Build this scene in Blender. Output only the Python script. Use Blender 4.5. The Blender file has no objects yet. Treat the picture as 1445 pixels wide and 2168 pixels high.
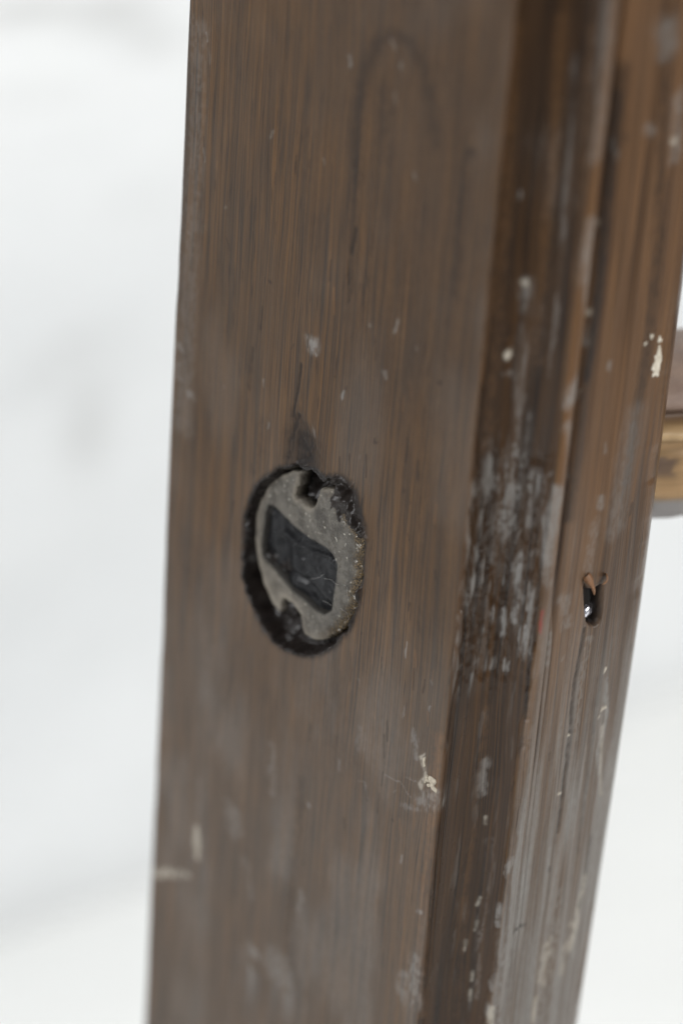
import bpy, math, random
import numpy as np
from mathutils import Matrix, Vector
from mathutils.geometry import delaunay_2d_cdt

SC = bpy.context.scene
COL = SC.collection
rng = np.random.default_rng(11)
random.seed(5)

# ------------------------------------------------------------------ camera
W, H = 1445.0, 2168.0
FPX = 4890.0                                   # focal length in photo pixels
PITCH, ROLL = math.radians(22.6), math.radians(4.26)
CAM = np.array([0.0, 0.0, 0.62])
R = np.array((Matrix.Rotation(math.radians(90) - PITCH, 3, 'X') @ Matrix.Rotation(ROLL, 3, 'Z')))
cd = bpy.data.cameras.new('camera')
cam = bpy.data.objects.new('camera', cd)
COL.objects.link(cam)
cam.matrix_world = Matrix.Translation(Vector(CAM)) @ Matrix([list(r) for r in R]).to_4x4()
cd.sensor_fit = 'VERTICAL'
cd.sensor_height = 36.0
cd.lens = 36.0 * FPX / H
cd.clip_start, cd.clip_end = 0.02, 50
cd.dof.use_dof = True
cd.dof.focus_distance = 0.475
cd.dof.aperture_fstop = 4.5
SC.camera = cam

# ------------------------------------------------------------------ world, lamps, exposure
wd = bpy.data.worlds.new('World')
SC.world = wd
wd.use_nodes = True
wd.node_tree.nodes['Background'].inputs[0].default_value = (0.93, 0.97, 1.0, 1)
wd.node_tree.nodes['Background'].inputs[1].default_value = 0.22

def lamp(name, loc, target, size, power, col):
    l = bpy.data.lights.new(name, 'AREA')
    l.shape = 'RECTANGLE'
    l.size, l.size_y = size
    l.energy = power
    l.color = col
    o = bpy.data.objects.new(name, l)
    COL.objects.link(o)
    o.location = loc
    d = Vector(target) - Vector(loc)
    o.rotation_euler = d.to_track_quat('-Z', 'Y').to_euler()
    return o

lamp('window_light', (-1.5, -0.75, 1.35), (0.1, 0.8, 0.25), (1.3, 1.3), 54, (0.985, 0.99, 1.0))
lamp('room_light', (1.7, -0.35, 1.3), (0.1, 0.75, 0.25), (1.0, 1.0), 43, (1.0, 0.97, 0.93))
SC.view_settings.view_transform = 'Standard'
SC.view_settings.look = 'None'
SC.view_settings.exposure = 0.0
SC.view_settings.gamma = 1.0

# ------------------------------------------------------------------ helpers
def ray(px, py):
    d = np.array([px - W / 2, -(py - H / 2), -FPX])
    d = R @ d
    return d / np.linalg.norm(d)

def hit(px, py, p, n):
    d = ray(px, py)
    t = np.dot(np.asarray(p) - CAM, n) / np.dot(d, n)
    return CAM + d * t

def project(P):
    q = (P - CAM) @ R
    return W / 2 + FPX * q[..., 0] / -q[..., 2], H / 2 - FPX * q[..., 1] / -q[..., 2]

_tab = rng.random((512, 512))
def vnoise(x, y, seed=0):
    x = x + seed * 37.17
    y = y + seed * 91.73
    xi, yi = np.floor(x).astype(int), np.floor(y).astype(int)
    fx, fy = x - xi, y - yi
    fx = fx * fx * fx * (fx * (fx * 6 - 15) + 10)
    fy = fy * fy * fy * (fy * (fy * 6 - 15) + 10)
    a = _tab[xi % 512, yi % 512]; b = _tab[(xi + 1) % 512, yi % 512]
    c = _tab[xi % 512, (yi + 1) % 512]; d = _tab[(xi + 1) % 512, (yi + 1) % 512]
    return (a * (1 - fx) + b * fx) * (1 - fy) + (c * (1 - fx) + d * fx) * fy

def fbm(x, y, seed=0, o=4):
    t, amp, s = 0, 0.5, 0
    for k in range(o):
        t = t + amp * vnoise(x * 2 ** k, y * 2 ** k, seed + 13 * k)
        s += amp
        amp *= 0.5
    return t / s

def sstep(a, b, x):
    t = np.clip((x - a) / (b - a), 0, 1)
    return t * t * (3 - 2 * t)

def link(name, me, mat=None, parent=None):
    o = bpy.data.objects.new(name, me)
    COL.objects.link(o)
    if mat:
        me.materials.append(mat)
    if parent:
        o.parent = parent
    return o

def mesh_np(name, verts, faces, smooth=True):
    me = bpy.data.meshes.new(name)
    verts = np.asarray(verts, dtype=np.float32)
    faces = np.asarray(faces, dtype=np.int32)
    me.vertices.add(len(verts))
    me.vertices.foreach_set('co', verts.ravel())
    k = faces.shape[1]
    me.loops.add(faces.size)
    me.loops.foreach_set('vertex_index', faces.ravel())
    me.polygons.add(len(faces))
    me.polygons.foreach_set('loop_start', np.arange(0, faces.size, k, dtype=np.int32))
    me.update(calc_edges=True)
    me.polygons.foreach_set('use_smooth', np.full(len(faces), smooth))
    me.validate()
    return me

def attr(me, name, arr):
    a = me.attributes.new(name, 'FLOAT', 'POINT')
    a.data.foreach_set('value', np.asarray(arr, dtype=np.float32).ravel())

def attr_vec(me, name, arr):
    a = me.attributes.new(name, 'FLOAT_VECTOR', 'POINT')
    a.data.foreach_set('vector', np.asarray(arr, dtype=np.float32).ravel())

def grid_faces(n, m, wrap=False):
    i = np.arange(n - 1)[:, None]
    j = np.arange(m if wrap else m - 1)[None, :]
    j2 = (j + 1) % m
    return np.stack([i * m + j, i * m + j2, (i + 1) * m + j2, (i + 1) * m + j], -1).reshape(-1, 4)

def seg_dist(x, y, a, b):
    ax, ay = a; bx, by = b
    dx, dy = bx - ax, by - ay
    L = dx * dx + dy * dy + 1e-12
    t = np.clip(((x - ax) * dx + (y - ay) * dy) / L, 0, 1)
    return np.hypot(x - ax - t * dx, y - ay - t * dy), t

def in_poly(x, y, P):
    c = np.zeros(np.shape(x), bool)
    for k in range(len(P)):
        (x1, y1), (x2, y2) = P[k], P[k - 1]
        if y1 == y2:
            continue
        c ^= ((y1 > y) != (y2 > y)) & (x < (x2 - x1) * (y - y1) / (y2 - y1) + x1)
    return c

def poly_sd(x, y, P):                          # positive inside
    d = np.full(np.shape(x), 1e9)
    for k in range(len(P)):
        d = np.minimum(d, seg_dist(x, y, P[k - 1], P[k])[0])
    return np.where(in_poly(x, y, P), d, -d)

def smooth_loop(P, n, passes=1):
    P = np.asarray(P, float)
    for _ in range(passes):
        Q = np.empty((len(P) * 2, 2))
        N = np.roll(P, -1, 0)
        Q[0::2] = P * 0.75 + N * 0.25
        Q[1::2] = P * 0.25 + N * 0.75
        P = Q
    N = np.vstack([P, P[:1]])
    L = np.r_[0, np.cumsum(np.hypot(*np.diff(N, axis=0).T))]
    t = np.linspace(0, L[-1], n, endpoint=False)
    return np.c_[np.interp(t, L, N[:, 0]), np.interp(t, L, N[:, 1])]

# ------------------------------------------------------------------ node helpers
class NT:
    def __init__(self, name):
        self.m = bpy.data.materials.new(name)
        self.m.use_nodes = True
        self.t = self.m.node_tree
        self.p = self.t.nodes['Principled BSDF']
    def n(self, typ, **kw):
        nd = self.t.nodes.new(typ)
        for k, v in kw.items():
            setattr(nd, k, v)
        return nd
    def l(self, a, b):
        self.t.links.new(a, b)
    def put(self, sock, v):
        if isinstance(v, bpy.types.NodeSocket):
            self.l(v, sock)
        else:
            sock.default_value = v
    def attr(self, name, vec=False):
        nd = self.n('ShaderNodeAttribute', attribute_name=name)
        return nd.outputs['Vector' if vec else 'Fac']
    def coord(self):
        return self.n('ShaderNodeTexCoord').outputs['Object']
    def scale(self, v, s):
        nd = self.n('ShaderNodeVectorMath', operation='MULTIPLY')
        self.l(v, nd.inputs[0]); nd.inputs[1].default_value = s
        return nd.outputs[0]
    def noise(self, v, s=1.0, detail=3, rough=0.55, dist=0.0):
        nd = self.n('ShaderNodeTexNoise')
        self.l(v, nd.inputs['Vector'])
        nd.inputs['Scale'].default_value = s
        nd.inputs['Detail'].default_value = detail
        nd.inputs['Roughness'].default_value = rough
        nd.inputs['Distortion'].default_value = dist
        return nd.outputs['Fac']
    def math(self, op, a, b=0.0, clamp=False):
        nd = self.n('ShaderNodeMath', operation=op, use_clamp=clamp)
        self.put(nd.inputs[0], a); self.put(nd.inputs[1], b)
        return nd.outputs[0]
    def rng(self, v, a, b, c=0.0, d=1.0):
        nd = self.n('ShaderNodeMapRange', clamp=True)
        self.l(v, nd.inputs[0])
        for k, x in enumerate((a, b, c, d)):
            nd.inputs[k + 1].default_value = x
        return nd.outputs[0]
    def mix(self, f, a, b):
        nd = self.n('ShaderNodeMix', data_type='RGBA')
        self.put(nd.inputs[0], f)
        for s, v in ((nd.inputs[6], a), (nd.inputs[7], b)):
            self.put(s, v if isinstance(v, bpy.types.NodeSocket) else (*v, 1.0))
        return nd.outputs[2]
    def bump(self, h, strength, dist):
        nd = self.n('ShaderNodeBump')
        self.l(h, nd.inputs['Height'])
        nd.inputs['Strength'].default_value = strength
        nd.inputs['Distance'].default_value = dist
        self.l(nd.outputs[0], self.p.inputs['Normal'])
    def out(self, color=None, rough=None, spec=None, metal=None):
        for k, v in (('Base Color', color), ('Roughness', rough), ('Specular IOR Level', spec), ('Metallic', metal)):
            if v is not None:
                self.put(self.p.inputs[k], (*v, 1.0) if isinstance(v, tuple) else v)
        return self.m

# ------------------------------------------------------------------ materials
def wood_material():
    m = NT('dark_stained_wood')
    g = m.attr('grain', True)
    warpn = m.noise(m.scale(g, (90, 14, 1)), 1.0, 2)
    wv = m.n('ShaderNodeCombineXYZ')
    m.l(m.math('MULTIPLY', m.math('SUBTRACT', warpn, 0.5), 0.004), wv.inputs[0])
    gv = m.n('ShaderNodeVectorMath', operation='ADD')
    m.l(g, gv.inputs[0]); m.l(wv.outputs[0], gv.inputs[1])
    gw = gv.outputs[0]
    n1 = m.noise(m.scale(gw, (860, 8, 1)), 1.0, 3, 0.6)
    n2 = m.noise(m.scale(gw, (2900, 40, 1)), 1.0, 2, 0.6)
    n2b = m.noise(m.scale(gw, (1850, 13, 1)), 1.0, 2, 0.5)
    n3 = m.noise(m.scale(g, (55, 16, 1)), 1.0, 4, 0.6)
    n4 = m.noise(m.scale(g, (900, 500, 1)), 1.0, 3, 0.7)
    n5 = m.noise(m.scale(g, (130, 45, 1)), 1.0, 3, 0.6)
    streak = m.math('ADD', m.math('MULTIPLY', n1, 0.20), m.math('ADD', m.math('MULTIPLY', n2b, 0.48), m.math('MULTIPLY', n2, 0.40)))
    f = m.rng(m.math('ADD', streak, m.math('MULTIPLY', m.math('SUBTRACT', m.noise(m.scale(gw, (380, 60, 1)), 1.0, 4, .65), 0.5), 0.24)), 0.41, 0.68)
    brown = m.mix(n5, (0.098, 0.050, 0.018), (0.072, 0.038, 0.016))
    dark = m.mix(n3, (0.018, 0.0125, 0.009), (0.031, 0.022, 0.016))
    c = m.mix(f, dark, brown)
    c = m.mix(m.rng(n3, 0.45, 0.75, 0.0, 0.42), c, (0.046, 0.036, 0.028))       # greyed, worn patches
    pore = m.rng(m.noise(m.scale(gw, (2100, 110, 1)), 1.0, 1, 0.5), 0.66, 0.74, 0.0, 0.75)
    c = m.mix(pore, c, (0.014, 0.010, 0.008))
    # deep brown tone, strongest in the moulding
    vc = m.mix(m.rng(m.math('ADD', m.math('MULTIPLY', streak, .6), m.math('MULTIPLY', m.noise(m.scale(gw, (330, 7, 1)), 1.0, 3, .6), .4)), 0.44, 0.64), (0.007, 0.0042, 0.003), (0.042, 0.020, 0.007))
    wc = m.mix(m.rng(streak, 0.40, 0.68), (0.060, 0.029, 0.013), (0.152, 0.077, 0.031))
    c = m.mix(m.attr('warm'), c, wc)
    c = m.mix(m.attr('deep_brown'), c, vc)
    c = m.mix(m.attr('red'), c, (0.16, 0.022, 0.014))
    pf = m.math('MULTIPLY', m.attr('pale'), m.rng(m.math('ADD', m.math('MULTIPLY', n2, .6), m.math('MULTIPLY', n4, .4)), 0.30, 0.62, 0.45, 1.0))
    c = m.mix(pf, c, (0.19, 0.185, 0.176))
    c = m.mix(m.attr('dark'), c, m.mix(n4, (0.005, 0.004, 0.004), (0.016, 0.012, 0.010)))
    c = m.mix(m.attr('paint_glint'), c, m.mix(n4, (0.27, 0.24, 0.19), (0.46, 0.43, 0.37)))
    m.out(color=c)
    r = m.math('ADD', m.rng(n3, 0.3, 0.7, 0.40, 0.54), m.math('MULTIPLY', m.attr('pale'), 0.12))
    r = m.math('SUBTRACT', r, m.math('MULTIPLY', m.attr('gloss'), 0.24), True)
    m.out(rough=r, spec=m.math('ADD', 0.22, m.math('SUBTRACT', m.math('MULTIPLY', m.attr('gloss'), 0.06), m.math('MULTIPLY', m.attr('dark'), 0.05))))
    hgt = m.math('ADD', m.math('MULTIPLY', streak, 1.0), m.math('MULTIPLY', n4, 0.35))
    m.bump(hgt, 0.45, 0.0004)
    return m.m

def metal_material():
    m = NT('weathered_steel')
    g = m.coord()
    n1 = m.noise(g, 260, 5, 0.65)
    n2 = m.noise(g, 2600, 3, 0.6)
    c = m.mix(m.rng(n1, 0.40, 0.60), (0.045, 0.040, 0.034), (0.104, 0.095, 0.081))
    c = m.mix(m.rng(n2, 0.52, 0.72, 0, 0.6), c, (0.075, 0.058, 0.038))
    sp = m.mix(m.rng(n2, 0.40, 0.66), (0.014, 0.009, 0.005), (0.12, 0.078, 0.032))
    sp = m.mix(m.rng(m.noise(g, 900, 2, .5), 0.62, 0.70), sp, (0.36, 0.34, 0.31))  # white glints of the rim painted in as pale specks
    c = m.mix(m.rng(m.noise(g, 600, 4, .65), 0.56, 0.66, 0, .85), c, (0.045, 0.036, 0.026))
    c = m.mix(m.rng(m.noise(g, 1100, 1, .5), 0.68, 0.74, 0, .85), c, (0.36, 0.34, 0.29))
    c = m.mix(m.attr('rust'), c, sp)
    c = m.mix(m.math('MULTIPLY', m.attr('polish'), m.rng(n1, .3, .6, .4, 1)), c, (0.205, 0.18, 0.145))
    c = m.mix(m.attr('black_edge'), c, (0.007, 0.006, 0.005))
    m.out(color=c, metal=0.35, spec=0.45)
    r = m.math('SUBTRACT', m.rng(n1, 0.3, 0.7, 0.34, 0.55), m.math('MULTIPLY', m.attr('rust'), 0.22))
    m.out(rough=r)
    m.bump(m.math('ADD', n2, m.math('MULTIPLY', n1, 2.0)), 0.8, 0.0005)
    return m.m

def simple(name, c1, c2, rough, scale, bump=0.0, spec=0.5, metal=0.0, stretch=(1, 1, 1), coat=0.0):
    m = NT(name)
    v = m.scale(m.coord(), stretch)
    n = m.noise(v, scale, 4, 0.6)
    m.out(color=m.mix(m.rng(n, 0.3, 0.7), c1, c2), rough=rough, spec=spec, metal=metal)
    if bump:
        m.bump(n, bump, 0.5 / scale)
    return m.m

MW = wood_material()
MM = metal_material()
M_GUM = simple('black_varnish', (0.004, 0.004, 0.0045), (0.013, 0.013, 0.014), 0.25, 420, 0.2, spec=0.17)
M_SPLINT = simple('raw_splinter_wood', (0.11, 0.05, 0.018), (0.22, 0.10, 0.04), 0.6, 900, 0.3)
M_NAIL = simple('bright_nail_steel', (0.55, 0.55, 0.62), (0.75, 0.75, 0.82), 0.22, 900, 0.2, metal=0.9)
M_PAINT = simple('old_cream_paint', (0.34, 0.30, 0.23), (0.62, 0.58, 0.50), 0.6, 900, 0.5)
M_DULL = simple('dirty_cream_paint', (0.16, 0.135, 0.10), (0.42, 0.37, 0.29), 0.7, 900, 0.5)
M_LINT = simple('pale_lint', (0.45, 0.43, 0.40), (0.6, 0.58, 0.55), 0.7, 900)

# ------------------------------------------------------------------ setting: white floor and wall
def floor_pt(px, py):
    return hit(px, py, (0, 0, 0), np.array([0, 0, 1.0]))

f1, f2 = floor_pt(0, 1990), floor_pt(300, 1880)
wdir = (f2 - f1) / np.linalg.norm(f2 - f1)
wn = np.array([wdir[1], -wdir[0], 0])                  # towards the room

def build_wall():
    us = np.linspace(-1.6, 2.4, 500)
    zs = np.linspace(0, 1.9, 260)
    Uu, Zz = np.meshgrid(us, zs)
    # broad unevenness of limewashed boards, soft horizontal ledges
    h = 0.010 * (fbm(Uu * 3, Zz * 4, 3, 4) - 0.5) + 0.004 * (fbm(Uu * 9, Zz * 30, 5, 3) - 0.5)
    board = 0.19
    q = (Zz / board) % 1.0
    h = h - 0.004 * np.exp(-((q - 0.5) / 0.03) ** 2) * sstep(0.30, 0.40, Zz)
    P = f1 + Uu[..., None] * wdir + h[..., None] * wn
    P[..., 2] = Zz
    me = mesh_np('wall', P.reshape(-1, 3), grid_faces(len(zs), len(us)))
    m = NT('white_limewashed_wall')
    v = m.coord()
    n1 = m.noise(m.scale(v, (3, 3, 9)), 1.0, 5, 0.6)
    n2 = m.noise(m.scale(v, (7, 7, 9)), 1.0, 4, 0.65)
    c = m.mix(m.rng(n1, 0.35, 0.7), (0.755, 0.775, 0.79), (0.66, 0.682, 0.70))
    st = m.math('MULTIPLY', m.attr('stains_and_band'), m.rng(n2, 0.30, 0.55))
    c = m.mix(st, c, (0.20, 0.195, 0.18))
    m.out(color=c, rough=0.75, spec=0.2)
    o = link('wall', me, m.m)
    stains_and_band = np.zeros(Uu.shape)
    for (px, py, wx, wy, s) in [(170, 725, 75, 32, 1.0), (80, 760, 35, 28, .9), (190, 900, 60, 120, .45), (150, 790, 120, 70, .3),
                                (240, 25, 110, 26, .6), (60, 30, 150, 18, .6), (330, 90, 110, 24, .4), (120, 210, 200, 14, .25), (250, 430, 160, 12, .25), (1430, 660, 30, 80, .4)]:
        hp = hit(px, py, f1, wn)
        uu, zz = np.dot(hp - f1, wdir), hp[2]
        k = np.linalg.norm(hp - CAM) / FPX
        stains_and_band = np.maximum(stains_and_band, s * np.exp(-((Uu - uu) / (wx * k)) ** 2 - ((Zz - zz) / (wy * k)) ** 2))
    stains_and_band = np.maximum(stains_and_band, .20 * np.exp(-(Zz / .022) ** 2) * (.5 + fbm(Uu * 8, Zz * 8, 9)))  # darker band along the foot of the wall
    attr(me, 'stains_and_band', stains_and_band)
    o['kind'] = 'structure'
    o['label'] = 'uneven white limewashed wall, out of focus behind the post'
    return o

def build_floor():
    n = 260
    us = np.linspace(-1.6, 2.4, n)
    vs = np.linspace(0.0, 1.5, 160)
    Uu, Vv = np.meshgrid(us, vs)
    h = 0.006 * (fbm(Uu * 4, Vv * 4, 7, 4) - 0.5) * sstep(0, 0.1, Vv)
    P = f1 + (Uu[..., None]) * wdir + (Vv[..., None] - 0.004) * wn
    P[..., 2] = h
    me = mesh_np('floor', P.reshape(-1, 3), grid_faces(160, n)[:, ::-1])
    m = NT('white_painted_floor')
    nn = m.noise(m.coord(), 6, 4, 0.6)
    m.out(color=m.mix(m.rng(nn, 0.3, 0.7), (0.83, 0.84, 0.83), (0.79, 0.80, 0.79)), rough=0.6, spec=0.25)
    o = link('floor', me, m.m)
    o['kind'] = 'structure'
    o['label'] = 'white painted floor meeting the wall in a soft seam'
    return o

build_wall()
build_floor()

# ------------------------------------------------------------------ the thing
root = bpy.data.objects.new('wooden_frame', None)
COL.objects.link(root)
root['label'] = 'worn dark brown wooden frame post with a round metal insert and a crossbar behind'
root['category'] = 'wooden frame'

# plan of the post: wide left face A, hollow chamfer B towards the viewer, narrow right face C
AL = math.radians(45)
dA = np.array([math.cos(AL), -math.sin(AL), 0])           # along A towards its near edge
nA = np.array([-math.sin(AL), -math.cos(AL), 0])          # out of A
dC = np.array([math.cos(AL), math.sin(AL), 0])
nC = np.array([math.sin(AL), -math.cos(AL), 0])
P1 = CAM + ray(988, 1084) * 0.45
P0 = hit(353, 1084, P1, nA)
P2 = hit(1166, 1084, P1, np.array([math.sin(math.radians(6)), -math.cos(math.radians(6)), 0]))
P4 = hit(1377, 1084, P2, nC)
root.location = (float(P1[0]), float(P1[1]) + 0.03, 0.0)

mm = 0.001
def xy(p):
    return np.array([p[0], p[1]])
wA = np.linalg.norm(xy(P1) - xy(P0))
wC = np.linalg.norm(xy(P4) - xy(P2))
depth = wC + 14 * mm
bl = xy(P0) + dC[:2] * depth
br = xy(P4) - nA[:2] * (0) + (xy(P0) - xy(P1)) * 0 
chord = xy(P2) - xy(P1)
cl = np.linalg.norm(chord)
cdir = chord / cl
cn = np.array([cdir[1], -cdir[0]])                        # towards viewer
pts, dens = [], []
def add(p):
    pts.append(np.asarray(p, float))
add(bl); iP0 = 1
add(xy(P0))
add(xy(P1))
i_b0 = len(pts) - 1
# hollow: short fillet down, shallow floor, then up to the bead
for t, dd in [(0.05, -0.9), (0.14, -2.0), (0.28, -3.0), (0.45, -3.5), (0.62, -3.3), (0.78, -2.6), (0.90, -1.2), (0.965, -0.1)]:
    add(xy(P1) + chord * t + cn * dd * mm)
add(xy(P2) + cn * 0.5 * mm)
i_b1 = len(pts) - 1
# bead then quirk then face C
c2 = dC[:2]; k2 = nC[:2]
add(xy(P2) + c2 * 1.6 * mm + k2 * 0.9 * mm)
add(xy(P2) + c2 * 3.0 * mm + k2 * 0.5 * mm)
add(xy(P2) + c2 * 3.9 * mm - k2 * 2.0 * mm)
add(xy(P2) + c2 * 5.4 * mm - k2 * 0.3 * mm)
add(xy(P2) + c2 * (0.55 * wC) + k2 * 0.5 * mm)
add(xy(P4) - k2 * 0.3 * mm)
i_c1 = len(pts) - 1
br = xy(P4) + (-nA[:2] * 0.006) + dA[:2] * (-0.004)
add(br)
add(bl + dA[:2] * (wA * 0.85) - nA[:2] * 0.0)
pts = np.array(pts)
closed = np.vstack([pts, pts[:1]])
L = np.r_[0, np.cumsum(np.hypot(*np.diff(closed, axis=0).T))]
s_A0, s_A1, s_B1, s_C1, s_end = L[1], L[i_b0], L[i_b1], L[i_c1], L[-1]
s_bead = L[i_b1 + 2]
STEP = 0.27 * mm
S = np.r_[np.linspace(0, s_A0 - 1.5 * mm, 8, endpoint=False), np.arange(s_A0 - 1.5 * mm, s_C1 + 1.5 * mm, STEP),
          np.linspace(s_C1 + 1.5 * mm + STEP, s_end, 24, endpoint=False)]
# smooth the plan a little so that arrises are rounded
fine = np.arange(0, s_end, 0.1 * mm)
fx, fy = np.interp(fine, L, closed[:, 0]), np.interp(fine, L, closed[:, 1])
ker = np.exp(-(np.arange(-40, 41) / 6.0) ** 2); ker /= ker.sum()
def circ(a):
    b = np.r_[a[-40:], a, a[:40]]
    return np.convolve(b, ker, 'valid')
fx, fy = circ(fx), circ(fy)
tx, ty = np.gradient(fx), np.gradient(fy)
tl = np.hypot(tx, ty)
nx, ny = ty / tl, -tx / tl
bx, by = np.interp(S, fine, fx, period=s_end), np.interp(S, fine, fy, period=s_end)
nx, ny = np.interp(S, fine, nx, period=s_end), np.interp(S, fine, ny, period=s_end)
nl = np.hypot(nx, ny); nx /= nl; ny /= nl

zlo, zhi = 0.315, 0.575
Z = np.r_[np.linspace(0.0, zlo, 30, endpoint=False), np.arange(zlo, zhi, 0.30 * mm), np.linspace(zhi, 0.95, 30)]
SS, ZZ = np.meshgrid(S, Z)
base = np.stack([np.broadcast_to(bx, SS.shape), np.broadcast_to(by, SS.shape), ZZ], -1)
PX, PY = project(base)

# where the photograph's marks lie on the post: photo pixel -> (s, z) on the surface
si = np.where((S > s_A0) & (S < s_C1))[0]
zi = np.where((Z > zlo) & (Z < zhi))[0]
_sub = np.ix_(zi[::2], si[::2])
_px, _py, _ss, _zz = PX[_sub].ravel(), PY[_sub].ravel(), SS[_sub].ravel(), ZZ[_sub].ravel()
def sz(px, py):
    k = np.argmin((_px - px) ** 2 + (_py - py) ** 2)
    return _ss[k] + (0), _zz[k]
KZ = 9900.0                                                # photo pixels per metre up the post
def kx_at(s):
    return 7300.0 if s < s_A1 else (9500.0 if s < s_B1 else 7400.0)

warp_s = (fbm(SS * 500, ZZ * 300, 21, 3) - 0.5) * 1.6 * mm
warp_z = (fbm(SS * 400, ZZ * 220, 31, 3) - 0.5) * 2.6 * mm
rag = fbm(SS * 1500, ZZ * 900, 41, 3)

masks = {k: np.zeros(SS.shape, np.float32) for k in ('deep_brown', 'warm', 'red', 'pale', 'dark', 'paint_glint', 'gloss')}
disp = np.zeros(SS.shape)

def stroke(px_pts, w, strength, ch, soft=1.0, ragged=0.5, h=0.0, warp=1.0, w2=None):
    """Lay a mark along a polyline on the post; w is its half-width, h the relief it leaves in mm."""
    q = [sz(*p) for p in px_pts]
    if len(q) == 1:
        q = q * 2
    kx = kx_at(q[0][0])
    rad = 2.2 * max(w, w2 or w)
    s0, s1 = min(a for a, b in q) - rad / kx - 2 * mm, max(a for a, b in q) + rad / kx + 2 * mm
    z0, z1 = min(b for a, b in q) - rad / KZ - 3 * mm, max(b for a, b in q) + rad / KZ + 3 * mm
    a, b = np.searchsorted(S, [s0, s1]); c, d = np.searchsorted(Z, [z0, z1])
    sl = (slice(c, d), slice(a, b))
    x = (SS[sl] + warp_s[sl] * warp) * kx
    y = (ZZ[sl] + warp_z[sl] * warp) * KZ
    best = np.zeros(x.shape)
    n = len(q) - 1
    for k in range(n):
        dist, t = seg_dist(x, y, (q[k][0] * kx, q[k][1] * KZ), (q[k + 1][0] * kx, q[k + 1][1] * KZ))
        ww = w if w2 is None else w + (w2 - w) * (k + t) / n
        best = np.maximum(best, 1 - sstep(1 - soft * 0.85, 1 + soft * 0.6, dist / ww))
    best = best * (1 - ragged + ragged * 2 * sstep(0.32, 0.68, rag[sl]))
    best = np.clip(best, 0, 1)
    if ch:
        masks[ch][sl] = np.maximum(masks[ch][sl], best * strength)
    if h:
        disp[sl] += best * h * mm
    return best

# --- tone of the faces (deep brown in the hollow, warmer wood on the right face)
edge = fbm(SS * 300, ZZ * 60, 51, 3) - 0.5
lowB = 1 - sstep(sz(1120, 1600)[1], sz(1140, 1330)[1], ZZ)
inB = sstep(s_A1 - 0.1 * mm, s_A1 + 0.5 * mm, SS + edge * 0.5 * mm) * (1 - sstep(s_B1 - 0.9 * mm, s_B1 + 0.1 * mm, SS + edge * 1.2 * mm + lowB * (1.3 + 1.6 * (fbm(ZZ * 120, ZZ * 60, 55) - .5)) * mm))
masks['deep_brown'][:] = inB * (0.86 + 0.25 * (fbm(SS * 200, ZZ * 40, 53) - 0.5))
masks['gloss'][:] = np.maximum(masks['gloss'], inB * 0.85)
inC = sstep(s_B1 - 0.2 * mm, s_B1 + 0.6 * mm, SS + lowB * 1.3 * mm) * (1 - sstep(s_C1 + 6 * mm, s_C1 + 8 * mm, SS))
wf = 0.25 + 0.75 * sstep(0.36, 0.47, ZZ + 0.05 * (fbm(SS * 120, ZZ * 20, 57) - 0.5))
masks['warm'][:] = inC * wf * (0.75 + 0.5 * (fbm(SS * 260, ZZ * 25, 59) - 0.5))
masks['gloss'][:] = np.maximum(masks['gloss'], inC * 0.5)
masks['deep_brown'][:] = np.maximum(masks['deep_brown'], inC * .6 * sstep(.50, .72, fbm(SS * 230, ZZ * 9, 58, 3)) * sstep(.35, .45, ZZ))
# rubbed arrises: orange line on both sides of the hollow, grey on the lower wood
masks['warm'][:] = np.maximum(masks['warm'], 0.6 * np.exp(-((SS - s_A1 - 0.6 * mm) / (0.9 * mm)) ** 2) * sstep(.38, .62, fbm(SS * 60, ZZ * 50, 61)))
# grey growing towards the foot of the post
lowgrey = (1 - sstep(0.36, 0.47, ZZ + 0.10 * (fbm(SS * 40, ZZ * 16, 63) - 0.5)))
inA = (SS > s_A0 - 2 * mm) * (1 - sstep(s_A1 - 0.3 * mm, s_A1 + 0.3 * mm, SS))
masks['pale'][:] = np.maximum(masks['pale'], inA * lowgrey * (0.15 + 0.17 * sstep(.40, .80, fbm(SS * 110, ZZ * 50, 65))))
masks['pale'][:] = np.maximum(masks['pale'], inC * lowgrey * (0.30 + 0.6 * sstep(.42, .70, fbm(SS * 420, ZZ * 22, 67))))
masks['pale'][:] = np.maximum(masks['pale'], inA * 0.10 * sstep(.45, .80, fbm(SS * 70, ZZ * 30, 69)))
# crusted residue in the hollow around mid height
zA, zB = sz(1090, 1450)[1], sz(1090, 930)[1]
crust = inB * sstep(zA - 6 * mm, zA + 4 * mm, ZZ) * (1 - sstep(zB - 8 * mm, zB + 4 * mm, ZZ)) 
cr = sstep(.49, .66, .5 * fbm(SS * 760, ZZ * 280, 71, 4) + .5 * fbm(SS * 1100, ZZ * 80, 74, 2)) * sstep(.30, .62, fbm(SS * 180, ZZ * 60, 72, 3))
masks['pale'][:] = np.maximum(masks['pale'], crust * cr * 0.75)
disp += crust * (cr * 0.4 + 0.9 * (fbm(SS * 600, ZZ * 260, 73, 3) - 0.5)) * mm
spk = inB * sstep(.64, .80, fbm(SS * 1000, ZZ * 130, 75, 3)) * 0.16 * (1 - sstep(zB - 20 * mm, zB, ZZ))
masks['pale'][:] = np.maximum(masks['pale'], spk)

stroke([(930, 20), (900, 350), (880, 760)], 190, .42, 'deep_brown', 1.9, .25)  # broad darker tone over the upper right of the wide face
stroke([(930, 900), (900, 1300)], 60, .22, 'deep_brown', 1.9, .4)
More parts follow.
